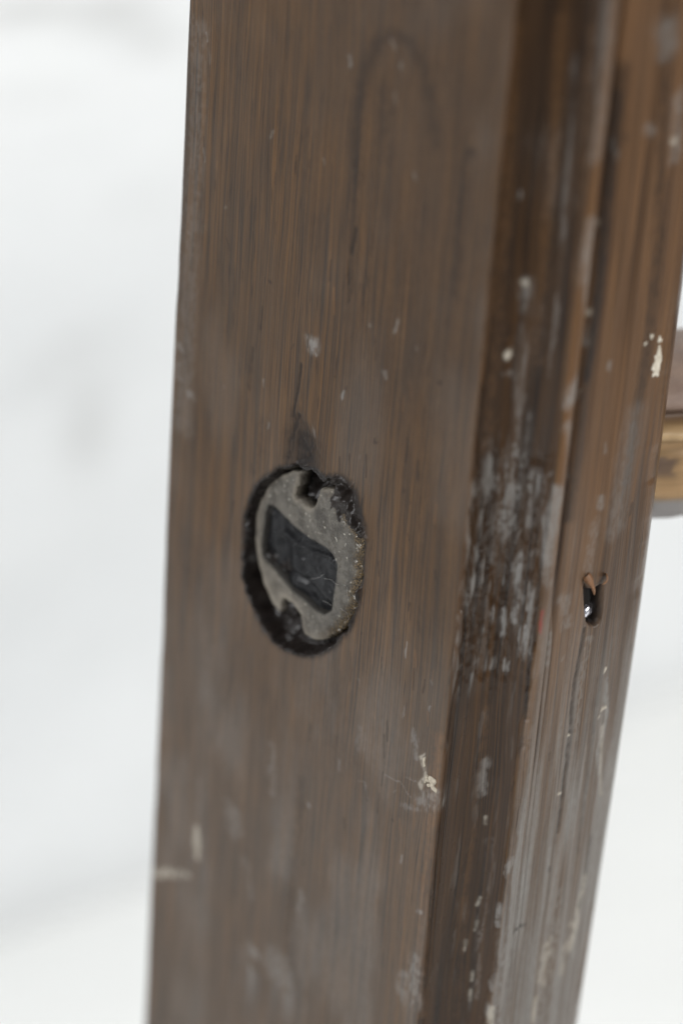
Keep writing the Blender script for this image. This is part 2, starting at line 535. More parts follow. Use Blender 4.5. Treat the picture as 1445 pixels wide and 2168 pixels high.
# --- knot, cracks and dark marks on the wide face
stroke([(757, 380), (752, 270), (768, 160), (800, 85), (835, 68), (868, 90), (898, 150), (915, 230), (922, 300)], 12, .48, 'dark', 1.6, .3, warp=.4)
for pp, w, k in [([(840, 60), (880, 120)], 50, .35), ([(800, 380), (830, 430)], 40, .35), ([(420, 1180), (415, 1260)], 40, .3), ([(650, 300), (660, 520)], 30, .25), ([(700, 1450), (720, 1600)], 40, .3), ([(470, 1420), (480, 1500)], 45, .3), ([(900, 560), (890, 700)], 40, .3), ([(985, 330), (965, 560)], 30, .3)]:
    stroke(pp, w, k, 'deep_brown', 1.8, .5)
stroke([(757, 380), (748, 470), (742, 620)], 6, .40, 'dark', 1.4, .4, warp=.3)
stroke([(754, 480), (745, 545)], 3, .9, 'dark', .9, .2, h=-.15, warp=.3)
stroke([(740, 560), (736, 640)], 2.5, .8, 'dark', .8, .4, h=-.2)
stroke([(992, 318)], 8, .8, 'dark', 1.2, .3)
stroke([(990, 318), (975, 460), (958, 620)], 7, .45, 'dark', 1.4, .4)
stroke([(815, 200), (810, 330)], 14, .3, 'dark', 1.6, .6)
stroke([(638, 770), (630, 830), (620, 885)], 3.5, .85, 'dark', 1, .2, h=-.15, warp=.3)
stroke([(630, 880), (612, 930), (605, 990)], 6, .85, 'dark', 1.2, .2, h=-.2, warp=.4)
stroke([(632, 890), (634, 935), (640, 990)], 10, .60, 'dark', 1.5, .3, w2=46, h=-.25, warp=.6)
stroke([(640, 935), (645, 1000)], 32, .97, 'dark', 1.5, .1, h=-.7, warp=.6)
stroke([(568, 595)], 4, .9, 'dark', .9, .2)
stroke([(930, 805)], 5, .8, 'dark', 1, .3)
stroke([(795, 940)], 4, .8, 'dark', 1, .3)
stroke([(535, 740), (525, 820)], 4, .5, 'dark', 1.2, .4)
stroke([(640, 1650), (625, 1800), (610, 2000), (600, 2168)], 10, .33, 'dark', 1.6, .5)
stroke([(560, 900), (540, 990)], 14, .25, 'dark', 1.6, .5)
stroke([(390, 140), (378, 420), (372, 620)], 16, .25, 'dark', 1.6, .5)
stroke([(420, 60), (410, 400), (385, 900)], 22, .22, 'pale', 1.6, .5)

stroke([(641, 940), (643, 990)], 36, .95, 'dark', 1.2, .12, warp=.8)
stroke([(632, 885), (638, 935)], 18, .6, 'dark', 1.5, .35, warp=.6)
# --- scuffs on the wide face
for p, w, s in [([(662, 722), (664, 740)], 11, .75), ([(383, 735)], 13, .5), ([(400, 838)], 13, .6), ([(378, 770), (380, 800)], 9, .35),
                ([(488, 1715), (496, 1760)], 22, .42), ([(422, 1650), (418, 1770)], 9, .35), ([(577, 1580), (575, 1680)], 9, .4), ([(585, 1785), (600, 1850)], 12, .4),
                ([(590, 2040), (600, 2130)], 42, .5), ([(540, 2015)], 13, .8), ([(510, 2078), (520, 2080)], 10, .7), ([(640, 1890), (632, 1960)], 8, .5),
                ([(770, 1540), (765, 1580)], 16, .35), ([(900, 1700), (925, 1690)], 22, .55), ([(860, 1705), (880, 1715)], 10, .5), ([(880, 1555), (885, 1600)], 9, .5),
                ([(890, 1935)], 7, .8), ([(878, 2030), (876, 2130)], 13, .6), ([(855, 2060), (850, 2110)], 15, .5), ([(650, 1705)], 5, .9),
                ([(600, 1730)], 7, .4), ([(520, 1820), (530, 1890)], 13, .3)]:
    stroke(p, w, s, 'pale', 1.3, .45)
stroke([(419, 1758), (416, 1812)], 8, .55, 'paint_glint', 1.0, .25)
stroke([(322, 1846), (395, 1850)], 7, .5, 'paint_glint', 1.0, .75)
stroke([(345, 1846), (360, 1848)], 8, .6, 'paint_glint', 1.0, .3)
stroke([(893, 1600), (900, 1640), (888, 1665)], 5, .5, 'paint_glint', 1.0, .6)
for k in range(70):                                                   # fine scratches and specks
    x, y = random.uniform(360, 930), random.uniform(60, 2140)
    stroke([(x, y), (x + random.uniform(-4, 4), y + random.uniform(2, 26))], random.uniform(1.6, 3.2), random.uniform(.2, .6), random.choice(['pale', 'pale', 'dark']), 1.0, .3)

for k in range(110):
    y = random.uniform(250, 2100); x = 640 + (y - 300) * .2 + random.gauss(0, 110)
    if x < 380 or x > 1080 - y * .095: continue
    stroke([(x, y), (x - random.uniform(0, 3), y + random.uniform(8, 60))], random.uniform(1.1, 2.0), random.uniform(.35, .8), random.choice(['dark', 'dark', 'dark', 'warm']), 1.0, .2, warp=.3)
for pp in [[(850, 1640), (880, 1655), (900, 1690)], [(760, 1650), (775, 1660), (780, 1690)], [(870, 1690), (850, 1660), (815, 1640)]]:
    stroke(pp, 1.6, .55, 'pale', .9, .3, warp=.3)
# --- hollow
stroke([(1115, 605), (1122, 660)], 17, .5, 'pale', 1.4, .3)
stroke([(1125, 705), (1112, 800), (1100, 880)], 20, .45, 'pale', 1.4, .25, w2=9)
stroke([(1105, 880), (1100, 930)], 15, .35, 'pale', 1.4, .4)
stroke([(1073, 748)], 9, .9, 'paint_glint', .8, .1, h=.2)
stroke([(1110, 601)], 8, .6, 'paint_glint', .9, .2)
stroke([(1075, 790)], 9, .5, 'pale', 1, .3)
stroke([(1105, 1180), (1092, 1300), (1110, 1380)], 13, .9, 'pale', 1.2, .55)
stroke([(1150, 1170), (1158, 1230)], 14, .5, 'pale', 1.3, .5)
stroke([(1090, 960), (1075, 1080), (1050, 1180)], 18, .65, 'pale', 1.3, .65)
stroke([(1135, 1010), (1125, 1100)], 16, .6, 'pale', 1.3, .6)
stroke([(1040, 1010), (1030, 1040)], 12, .5, 'pale', 1.3, .5)
stroke([(1150, 1290), (1142, 1345)], 4, .9, 'red', .9, .2)
stroke([(1025, 1620), (1020, 1680)], 10, .5, 'pale', 1.3, .5)
for p in [(1032, 1725), (1010, 1950), (1000, 2060), (995, 2100), (985, 1990), (1015, 1900)]:
    stroke([p, (p[0] - 4, p[1] + 20)], 2.8, .45, 'paint_glint', 1.5, .5, warp=.5)
stroke([(1036, 1780), (1020, 1960), (1006, 2110)], 7, .3, 'pale', 1.5, .7)
stroke([(1160, 300), (1180, 420)], 30, .12, 'pale', 1.8, .5)
stroke([(1092, 60), (1075, 400), (1050, 720), (1030, 950)], 15, .5, 'warm', 1.6, .5, warp=.4)
stroke([(930, 1560), (900, 1900), (890, 2150)], 12, .55, 'warm', 1.6, .5, warp=.4)

for pp, w, k in [([(1190, 40), (1165, 420), (1140, 760)], 13, .45), ([(1250, 60), (1225, 500), (1195, 860)], 10, .4), ([(1030, 1500), (985, 1900), (970, 2150)], 10, .35)]:
    stroke(pp, w, k, 'warm', 1.6, .5, warp=.4)  # glossy vertical highlights of the hollow painted as warm streaks
stroke([(1215, 120), (1190, 480), (1165, 800)], 5, .35, 'pale', 1.6, .4, warp=.3)  # thin gloss line painted pale
# --- bead and right face
stroke([(1286, 10), (1275, 200), (1262, 330)], 17, .32, 'pale', 1.4, .3)  # highlight along the bead painted as pale colour, down to the next strokes
stroke([(1256, 470), (1240, 570), (1228, 720)], 12, .6, 'pale', 1.3, .25)
stroke([(1218, 780), (1208, 850)], 13, .8, 'pale', 1.2, .2)
stroke([(1202, 900), (1190, 1000)], 10, .5, 'pale', 1.3, .3)
stroke([(1182, 1040), (1168, 1120), (1155, 1190)], 13, .85, 'pale', 1.2, .2)
stroke([(1252, 468)], 10, .6, 'paint_glint', 1.1, .2)
stroke([(1242, 655)], 7, .7, 'paint_glint', 1.1, .2)
stroke([(1312, 150), (1297, 300), (1280, 470), (1262, 640), (1238, 820), (1222, 940), (1200, 1100)], 19, .95, 'deep_brown', 1.5, .1, w2=12, warp=.3)
stroke([(1306, 200), (1280, 470), (1262, 640), (1240, 800)], 9, .75, 'dark', 1.6, .1, warp=.3)
stroke([(1195, 1270), (1200, 1320)], 15, .5, 'pale', 1.3, .4)
stroke([(1150, 1345), (1145, 1450)], 12, .75, 'pale', 1.2, .3)
stroke([(1410, 60), (1412, 100)], 24, .45, 'pale', 1.3, .2)
stroke([(1432, 200), (1425, 330)], 13, .45, 'pale', 1.3, .4)
stroke([(1425, 300)], 9, .5, 'paint_glint', 1, .2)
stroke([(1370, 280)], 12, .45, 'pale', 1.3, .3)
stroke([(1412, 10), (1400, 300), (1392, 520), (1372, 720), (1342, 900), (1318, 1050)], 16, .75, 'deep_brown', 1.6, .3)
stroke([(1345, 880), (1318, 1010), (1300, 1120)], 22, .35, 'pale', 1.6, .4)
stroke([(1276, 1050), (1272, 1080)], 8, .55, 'pale', 1.2, .3)
stroke([(1258, 1110), (1245, 1210)], 12, .35, 'pale', 1.3, .4)
stroke([(1235, 1330), (1215, 1450), (1205, 1560), (1190, 1690), (1178, 1760)], 4, .60, 'dark', 1.2, .3, h=-.2, warp=.3)
stroke([(1245, 1350), (1226, 1460), (1215, 1560), (1195, 1760), (1160, 1960), (1140, 2150)], 10, .55, 'pale', 1.4, .4, warp=.4)
stroke([(1258, 1440), (1245, 1600), (1225, 1800)], 6, .3, 'dark', 1.2, .5)
stroke([(1281, 1440), (1284, 1520), (1266, 1590), (1268, 1660), (1275, 1750)], 7, 1.0, 'pale', 1.0, .2, warp=.4)
stroke([(1276, 1540), (1270, 1620), (1272, 1680)], 5, .35, 'paint_glint', 1.3, .4, warp=.4)
stroke([(1300, 1480), (1290, 1600), (1284, 1700)], 11, .6, 'warm', 1.4, .3)
stroke([(1250, 1770), (1240, 1840), (1226, 1920)], 3.5, .7, 'dark', 1, .2, h=-.25, warp=.5)
stroke([(1252, 1800), (1240, 1880), (1222, 1960), (1216, 2020)], 13, 1.0, 'pale', 1.2, .2)  # bluish glint of the right edge painted as pale colour
stroke([(1240, 1850), (1228, 1900), (1214, 1960), (1206, 2010)], 7, .5, 'paint_glint', 1.4, .6)  # same edge glint, painted brighter
stroke([(1160, 1990), (1150, 2080)], 10, .35, 'paint_glint', 1.5, .7)
stroke([(1195, 2000), (1185, 2060)], 8, .3, 'paint_glint', 1.5, .7)
stroke([(1212, 1955)], 11, .5, 'paint_glint', 1.2, .4)
stroke([(1262, 1720), (1255, 1760)], 6, .5, 'pale', 1.2, .5)
for p, w in [((1082, 1822), 9), ((1075, 1835), 7), ((1058, 1925), 10), ((1055, 1950), 8), ((1042, 2080), 9), ((1036, 2130), 12), ((1048, 2065), 7)]:
    stroke([p, (p[0] - 2, p[1] + 12)], w, .75, 'pale', 1.0, .3, h=.2)
stroke([(1040, 2130), (1036, 2165)], 7, .6, 'paint_glint', 1.0, .4)
stroke([(1133, 2110), (1130, 2165)], 4, .6, 'paint_glint', 1.0, .3)
stroke([(1090, 1972), (1110, 1962)], 4, .6, 'dark', 1.0, .4)
for x0, x1 in [(1068, 1040), (1092, 1066), (1112, 1088), (1130, 1105), (1166, 1140), (1190, 1165)]:
    stroke([(x0, 1985), (x1, 2168)], 9, .6, 'pale', 1.3, .5)
stroke([(1110, 1800), (1085, 1960)], 18, .6, 'pale', 1.5, .35)
stroke([(1085, 1985), (1065, 2168)], 26, .8, 'pale', 1.2, .5)
stroke([(1180, 1900), (1150, 2168)], 26, .65, 'pale', 1.5, .6)
stroke([(1215, 1960), (1190, 2168)], 18, .6, 'pale', 1.5, .6)
stroke([(1160, 1330), (1120, 1640)], 12, .45, 'warm', 1.5, .4)
stroke([(1150, 1400), (1130, 1600), (1110, 1760)], 20, .4, 'pale', 1.5, .4)
for p, w in [((1275, 1420), 4.5), ((1276, 1497), 6), ((1200, 1556), 4), ((1184, 1679), 4), ((1268, 1512), 3.5)]:
    stroke([p], w, .95, 'paint_glint', .8, .1, h=.15)
for k in range(40):
    x, y = random.uniform(1060, 1400), random.uniform(60, 2140)
    stroke([(x, y), (x - random.uniform(0, 4), y + random.uniform(2, 30))], random.uniform(1.8, 3.6), random.uniform(.3, .6), random.choice(['pale', 'pale', 'dark']), 1.0, .3)

# --- nail hole in the right face
NH = [(1232, 1222), (1250, 1250), (1276, 1226), (1274, 1262), (1272, 1305), (1262, 1325), (1240, 1325), (1236, 1290)]
def to_sz(P):
    return np.array([sz(*p) for p in P])
def carve(P, depth_mm, bevel_mm, ch='dark', strength=1.0, warp=0.3, passes=1):
    q = smooth_loop(to_sz(P), 90, passes)
    a, b = np.searchsorted(S, [q[:, 0].min() - 3 * mm, q[:, 0].max() + 3 * mm])
    c, d = np.searchsorted(Z, [q[:, 1].min() - 3 * mm, q[:, 1].max() + 3 * mm])
    sl = (slice(c, d), slice(a, b))
    sd = poly_sd(SS[sl] + warp_s[sl] * warp, ZZ[sl] + warp_z[sl] * warp, q)
    f = sstep(-0.25 * mm, bevel_mm * mm, sd)
    return sl, sd, f
sl, sd, f = carve(NH, 3, 1.0)
disp[sl] -= f * 3.0 * mm
masks['dark'][sl] = np.maximum(masks['dark'][sl], sstep(-0.1 * mm, .5 * mm, sd))

# --- the bored hole with the metal insert, and the shallow slot running up from it
def crop(P):                                                           # points read off an enlargement of the photograph
    return [(480 + x / 3.6125, 840 + y / 3.6125) for x, y in P]
HOLE = crop([(450, 525), (380, 560), (300, 620), (220, 700), (165, 800), (140, 920), (128, 1050), (125, 1200), (130, 1330), (150, 1450),
             (190, 1580), (240, 1700), (310, 1810), (380, 1880), (470, 1940), (580, 1975), (680, 1965), (780, 1925), (870, 1850), (940, 1760),
             (990, 1640), (1020, 1500), (1040, 1350), (1050, 1200), (1050, 1050), (1040, 930), (1010, 800), (970, 700), (920, 630), (850, 600),
             (780, 620), (720, 610), (690, 560), (600, 530), (520, 520)])
sl, sd, f = carve(HOLE, 5, 1.6, warp=0.35)
lump = fbm(SS[sl] * 620, ZZ[sl] * 420, 81, 2)
right_up = sstep(sz(684, 1060)[0], sz(700, 1060)[0], SS[sl]) * sstep(sz(760, 1165)[1], sz(760, 1125)[1], ZZ[sl])
disp[sl] += f * ((-4.3 + (fbm(SS[sl] * 420, ZZ[sl] * 330, 83, 2) - .5) * 3.2 * sstep(.3 * mm, 2 * mm, sd) - 5.0 * np.exp(-((SS[sl] - sz(655, 1035)[0]) / (4.5 * mm)) ** 2 - ((ZZ[sl] - sz(655, 1035)[1]) / (4.5 * mm)) ** 2)) * (1 - right_up) + right_up * (-.9 + (lump - .4) * 2.6)) * mm
disp[sl] += (1 - right_up) * sstep(-.6 * mm, .2 * mm, sd) * (1 - sstep(1.2 * mm, 2.4 * mm, sd)) * (lump - .35) * 3.4 * mm
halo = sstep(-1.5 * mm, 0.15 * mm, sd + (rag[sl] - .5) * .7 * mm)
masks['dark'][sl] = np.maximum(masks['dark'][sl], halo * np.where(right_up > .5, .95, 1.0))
masks['gloss'][sl] = np.maximum(masks['gloss'][sl], sstep(-.8 * mm, .4 * mm, sd) * 0.9)
for q_, w_, h_ in [([(712, 1022), (728, 1045), (742, 1075), (756, 1110), (764, 1135)], 9, 1.5), ([(690, 1015), (720, 1018), (745, 1035)], 7, .8), ([(745, 1040), (758, 1080), (768, 1110)], 5, .7)]:
    stroke(q_, w_, 1, None, 1.2, .4, h=h_)
before = disp.copy()
stroke([(638, 989), (655, 994), (676, 1016)], 9, 1.0, 'dark', 1.0, .1, h=7.0, warp=.3)
disp = np.where(disp > before + 1e-9, np.minimum(disp, np.maximum(before, -.5 * mm)), disp)
# --- chip of the right edge towards the foot, small waviness of both outer edges
rel = np.clip((0.42 - ZZ) / 0.09, 0, 1.6)
bow = -1.7 * mm * rel ** 1.2 * sstep(s_C1 - 9 * mm, s_C1, SS) * (SS < s_C1 + 12 * mm)
edgeR = np.exp(-((SS - s_C1) / (2.5 * mm)) ** 2)
edgeL = np.exp(-((SS - s_A0) / (2.0 * mm)) ** 2)
disp += edgeR * (-0.5 * mm) * sstep(.5, .8, fbm(ZZ * 90, SS * 30, 91)) + edgeL * (-0.15 * mm) * sstep(.5, .8, fbm(ZZ * 70, SS * 30, 93))
edgeB = np.exp(-((SS - s_B1) / (1.2 * mm)) ** 2)
disp += edgeB * (-0.9 * mm) * sstep(.42, .75, fbm(ZZ * 160, SS * 60, 95)) * (ZZ < sz(1140, 1330)[1])
edgeA = np.exp(-((SS - s_A1) / (0.8 * mm)) ** 2)
disp += edgeA * (-0.45 * mm) * sstep(.45, .75, fbm(ZZ * 140, SS * 60, 97))
s_q = L[i_b1 + 3]
low = 1 - sstep(sz(1140, 1400)[1], sz(1160, 1180)[1], ZZ)
disp += 2.0 * mm * np.exp(-((SS - s_q) / (1.1 * mm)) ** 2) * low
ridge = fbm(SS * 1250, ZZ * 10, 141, 2)
lowC = inC * (1 - sstep(sz(1100, 1960)[1], sz(1120, 1560)[1], ZZ + .03 * (fbm(SS * 300, ZZ * 30, 143) - .5)))
disp += lowC * (ridge - .5) * .45 * mm
masks['pale'][:] = np.maximum(masks['pale'], lowC * (.25 + .75 * sstep(.40, .66, ridge)) * (.55 + .5 * fbm(SS * 200, ZZ * 60, 145)))
# raised grain
disp += (fbm(SS * 900, ZZ * 12, 99, 2) - .5) * 0.10 * mm + (fbm(SS * 60, ZZ * 14, 101, 3) - .5) * 0.5 * mm
disp += inC * (fbm(SS * 500, ZZ * 9, 103, 2) - .5) * 0.35 * mm
dense = ((ZZ >= zlo) & (ZZ < zhi))
disp *= np.where((SS > s_A0 - 1.5 * mm) & (SS < s_C1 + 1.5 * mm), 1, 0)

masks['pale'] *= 1 - inB * (.85 - .85 * sstep(.34, .62, fbm(SS * 900, ZZ * 100, 77, 3)))
masks['deep_brown'] *= (1 - .8 * masks['warm'] * inB)
P = base.copy()
P[..., 0] += nx[None, :] * disp
P[..., 1] += ny[None, :] * disp
P[..., :2] += (bow * sstep(0, 1, 1.0))[..., None] * np.array([1.0, 0.25])
loc0 = np.array([root.location[0], root.location[1], 0])
nz, ns = SS.shape
V = (P - loc0).reshape(-1, 3)
F = grid_faces(nz, ns, wrap=True)
me = mesh_np('post', V, F)
# end caps
attr_vec(me, 'grain', np.stack([SS, ZZ, np.zeros_like(SS)], -1).reshape(-1, 3))
for k, v in masks.items():
    attr(me, k, np.clip(v, 0, 1))
post = link('post', me, MW, root)
cap_v = [tuple(v) for v in V.reshape(nz, ns, 3)[-1]]
cap = bpy.data.meshes.new('end_grain')
cap.from_pydata(cap_v, [], [list(range(ns))])
link('end_grain', cap, M_SPLINT, post)

# ------------------------------------------------------------------ metal insert
O = hit(645, 1185, P1, nA) - nA * 1.0 * mm
tilt = math.radians(5.0)                                               # its left side sits deeper in the hole
mn = nA * math.cos(tilt) - dA * math.sin(tilt)
ma = dA * math.cos(tilt) + nA * math.sin(tilt)
mz = np.array([0, 0, 1.0])
def on_metal(P, sink=0.0):
    out = []
    for p in crop(P):
        h = hit(p[0], p[1], O - mn * sink, mn)
        out.append((np.dot(h - O, ma), np.dot(h - O, mz)))
    return out
OUT = on_metal([(560, 565), (480, 575), (400, 605), (340, 648), (300, 700), (262, 770), (236, 850), (218, 930), (208, 1020), (210, 1100), (222, 1180),
                (240, 1280), (265, 1380), (300, 1480), (340, 1575), (380, 1635), (402, 1655), (410, 1610), (414, 1572), (434, 1545), (500, 1585), (550, 1648),
                (566, 1715), (574, 1785), (600, 1832), (660, 1862), (720, 1868), (780, 1852), (840, 1812), (900, 1745), (945, 1660), (980, 1560), (1003, 1450),
                (1018, 1330), (1028, 1200), (1030, 1090), (1005, 1010), (950, 960), (895, 900), (850, 800), (812, 735), (770, 700), (705, 695), (690, 760), (668, 845), (632, 862),
                (565, 805), (515, 775), (525, 715), (548, 640)])
INN = on_metal([(318, 832), (370, 850), (450, 930), (540, 1022), (640, 1092), (740, 1150), (808, 1210), (840, 1290), (830, 1400), (812, 1500), (798, 1630),
                (745, 1662), (690, 1640), (600, 1560), (500, 1480), (420, 1385), (340, 1295), (272, 1225), (262, 1150), (285, 1000), (300, 880)])
def metal_plate():
    outer, inner = smooth_loop(OUT, 320, 1), smooth_loop(INN, 180, 0)
    jit = np.array([(vnoise(np.array(a * 900), np.array(b * 900), 5) - .5, vnoise(np.array(a * 900), np.array(b * 900), 6) - .5) for a, b in outer]) * .5 * mm
    outer = outer + jit
    gx, gy = np.meshgrid(np.arange(outer[:, 0].min(), outer[:, 0].max(), .32 * mm), np.arange(outer[:, 1].min(), outer[:, 1].max(), .36 * mm))
    gx = (gx + rng.uniform(-.05, .05, gx.shape) * mm).ravel(); gy = (gy + rng.uniform(-.05, .05, gy.shape) * mm).ravel()
    sdo, sdi = poly_sd(gx, gy, outer), poly_sd(gx, gy, inner)
    ok = (sdo > .18 * mm) & (sdi < -.18 * mm)
    pts2 = np.vstack([outer, inner, np.c_[gx[ok], gy[ok]]])
    no, ni = len(outer), len(inner)
    edges = [(k, (k + 1) % no) for k in range(no)] + [(no + k, no + (k + 1) % ni) for k in range(ni)]
    K = 100.0
    vs, es, fs = delaunay_2d_cdt([Vector((a * K, b * K)) for a, b in pts2], edges, [], 0, 1e-7)[:3]
    v2 = np.array([(v[0] / K, v[1] / K) for v in vs])
    tri = np.array([list(f) for f in fs if len(f) == 3])
    cen = v2[tri].mean(1)
    keep = in_poly(cen[:, 0], cen[:, 1], outer) & ~in_poly(cen[:, 0], cen[:, 1], inner)
    tri = tri[keep]
    do, di = np.abs(poly_sd(v2[:, 0], v2[:, 1], outer)), np.abs(poly_sd(v2[:, 0], v2[:, 1], inner))
    r1 = .55 * mm
    rim = lambda d, r: -r * (1 - np.sqrt(np.clip(1 - (1 - np.clip(d / r, 0, 1)) ** 2, 0, 1)))
    h = rim(do, r1) + rim(di, .2 * mm)
    x, y = v2.T
    cx = outer[:, 0].mean()
    rightness = sstep(.15, .75, (x - cx) / (outer[:, 0].max() - cx))
    bev = 1 - sstep(0, 2.6 * mm, do)
    h = h - bev * rightness * 1.0 * mm
    h = h + (fbm(x * 500, y * 500, 111, 3) - .5) * .35 * mm + (fbm(x * 1500, y * 1500, 113, 2) - .5) * (.12 + .5 * rightness * bev) * mm
    rust = np.clip(rightness * (1 - sstep(.8 * mm, 3.0 * mm, do + (fbm(x * 700, y * 700, 115) - .5) * 2.0 * mm)), 0, 1)
    # brown lip beside the notch
    nl_ = on_metal([(535, 720)])[0]
    rust = np.maximum(rust, .9 * np.exp(-((x - nl_[0]) / (.9 * mm)) ** 2 - ((y - nl_[1]) / (2.0 * mm)) ** 2))
    P3 = O + x[:, None] * ma + y[:, None] * mz + h[:, None] * mn
    # walls: every boundary edge drops into the hole
    from collections import Counter
    cnt = Counter()
    for t in tri:
        for k in range(3):
            cnt[(t[k], t[(k + 1) % 3])] += 1
    bed = [(a, b) for (a, b) in cnt if (b, a) not in cnt]
    bv = sorted({a for e in bed for a in e})
    idx = {a: len(P3) + k for k, a in enumerate(bv)}
    P3 = np.vstack([P3, P3[bv] - mn * 3.2 * mm])
    rust = np.r_[rust, np.ones(len(bv)) * .9]
    walls = []
    for a, b in bed:
        walls += [(b, a, idx[a]), (b, idx[a], idx[b])]
    me = mesh_np('metal_insert', P3 - loc0, np.vstack([tri, np.array(walls)]))
    attr(me, 'rust', rust)
    q_ = np.array(OUT); lo_, hi_ = q_.min(0), q_.max(0)
    uu, vv = (x - lo_[0]) / (hi_[0] - lo_[0]), (y - lo_[1]) / (hi_[1] - lo_[1])
    pol = (1 - sstep(.3, .9, vv)) * (1 - sstep(.35, .8, uu)) * (1 - .6 * sstep(0, 2.5 * mm, do)) + .9 * np.exp(-(do / (.7 * mm)) ** 2) * (1 - rightness)
    attr(me, 'polish', np.clip(np.r_[pol, np.zeros(len(bv))], 0, 1))
    attr(me, 'black_edge', np.r_[.8 * np.exp(-(di / (.35 * mm)) ** 2), 1 - .9 * rightness[bv]])  # side walls and slot rim coloured near black
    return link('metal_insert', me, MM, root)
plate = metal_plate()
plate['label'] = 'grey steel disc with an oblique slot and a notch, set in a bored hole'

def slot_floor():
    q = np.array(INN)
    lo, hi = q.min(0) - .6 * mm, q.max(0) + .6 * mm
    gx, gy = np.meshgrid(np.arange(lo[0], hi[0], .22 * mm), np.arange(lo[1], hi[1], .25 * mm))
    h = (fbm(gx * 260, gy * 220, 121, 2) - .5) * 2.2 * mm
    for pts_, w, a in [([(430, 1050), (520, 1130), (640, 1200), (790, 1260)], .7, 1.2), ([(480, 1140), (640, 1220), (740, 1250)], .35, -.7),
                       ([(380, 1300), (500, 1370), (640, 1480), (700, 1560)], .8, -.7), ([(330, 900), (420, 960), (480, 1040)], .9, -.6), ([(540, 1270), (680, 1330)], .9, .5)]:
        pp = on_metal(pts_)
        best = np.full(gx.shape, 1e9)
        for k in range(len(pp) - 1):
            best = np.minimum(best, seg_dist(gx, gy, pp[k], pp[k + 1])[0])
        h += a * mm * np.exp(-(best / (w * mm)) ** 2)
    P3 = O + gx[..., None] * ma + gy[..., None] * mz + np.minimum(.95 * h - 1.6 * mm, -.25 * mm)[..., None] * mn
    me = mesh_np('slot_filling', P3.reshape(-1, 3) - loc0, grid_faces(*gx.shape))
    return link('slot_filling', me, M_GUM, plate)
slot_floor()

# ------------------------------------------------------------------ nail, splinters, chips, lint
def on_post(px, py):
    """Point of the post and outward normal under a mark in the photograph."""
    s, z = sz(px, py)
    a = int(np.argmin(abs(S - s))); c = int(np.argmin(abs(Z - z)))
    return P[c, a].copy(), np.array([nx[a], ny[a], 0.0])

def blob(name, center, n, rx, rz, hgt, mat, parent, seed, rough=.35):
    """A small irregular lump lying on a face."""
    t = np.cross(np.array([0, 0, 1.0]), n); t /= np.linalg.norm(t)
    rings, seg = 7, 22
    v = []
    for i in range(rings + 1):
        f = i / rings
        for j in range(seg):
            a = 2 * math.pi * j / seg
            k = 1 + rough * (float(vnoise(np.array(math.cos(a) * 1.7 + 9), np.array(math.sin(a) * 1.7 + 9), seed)) - .5) * 2
            r = math.sin(f * math.pi / 2) * k
            hh = math.cos(f * math.pi / 2) ** .6 * hgt - (.25 * mm if f == 1 else 0)
            v.append(center + t * rx * r * math.cos(a) + np.array([0, 0, 1.0]) * rz * r * math.sin(a) + n * hh)
    me = mesh_np(name, np.array(v) - loc0, grid_faces(rings + 1, seg, wrap=True))
    return link(name, me, mat, parent)

p, n = on_post(1254, 1306)
blob('nail', p + n * .5 * mm, n, 1.5 * mm, 1.35 * mm, 1.0 * mm, M_NAIL, root, 3, .25)
for (a, b, w) in [((1236, 1216), (1254, 1258), .85), ((1279, 1216), (1270, 1236), .5)]:
    pa, n = on_post(*a); pb, _ = on_post(*b)
    pb = hit(b[0], b[1], pa + n * .4 * mm, n)
    pa = pa + n * .2 * mm
    t = np.cross(n, pb - pa); t /= np.linalg.norm(t)
    N = 12
    v = []
    for k in range(N + 1):
        f = k / N
        c = pa * (1 - f) + pb * f + n * (.9 * math.sin(f * 2.6)) * mm
        ww = w * mm * (1 - f ** 1.6) * (1 + .25 * math.sin(9 * f)) + .08 * mm
        for dx, dy in ((-1, 0), (-.3, .5), (.4, .45), (1, 0), (0, -.5)):
            v.append(c + t * ww * dx + n * ww * .8 * dy)
    link('splinter', mesh_np('splinter', np.array(v) - loc0, grid_faces(N + 1, 5, wrap=True)), M_SPLINT, root)

for (px, py, rx, rz, sd_) in [(1389, 768, 1.25, 2.7, 5), (1376, 712, .55, .6, 6), (1393, 719, .65, .7, 7), (1362, 725, .4, .45, 8), (1388, 786, 1.0, 1.2, 11),
                              (914, 1664, 1.5, 1.2, 9), (903, 1648, .7, .8, 10), (897, 1614, .35, 1.1, 12)]:
    p, n = on_post(px, py)
    blob('paint_chip', p, n, rx * mm, rz * mm, .3 * mm, M_PAINT if px > 1200 else M_DULL, root, sd_, .75)

def fibre(pts_px, sink, parent, r=.035):
    c = [hit(480 + x / 3.6125, 840 + y / 3.6125, O + mn * sink * mm, mn) for x, y in pts_px]
    c = np.array(c)
    tt = np.linspace(0, len(c) - 1, 24)
    c = np.stack([np.interp(tt, np.arange(len(c)), c[:, k]) for k in range(3)], -1)
    c[1:-1] = (c[:-2] + 2 * c[1:-1] + c[2:]) / 4
    v = [p + r * mm * (math.cos(a) * ma + math.sin(a) * mz) for p in c for a in (0, 2.1, 4.2)]
    link('lint_fibre', mesh_np('lint_fibre', np.array(v) - loc0, grid_faces(24, 3, wrap=True)), M_LINT, parent)
fibre([(640, 1395), (700, 1385), (740, 1360)], .3, root)
fibre([(745, 1390), (800, 1400), (840, 1440), (880, 1430), (920, 1455), (915, 1500), (930, 1560)], .5, root)
fibre([(730, 1560), (780, 1580), (800, 1600)], .4, root)
fibre([(870, 1620), (915, 1650), (930, 1700)], .5, root)

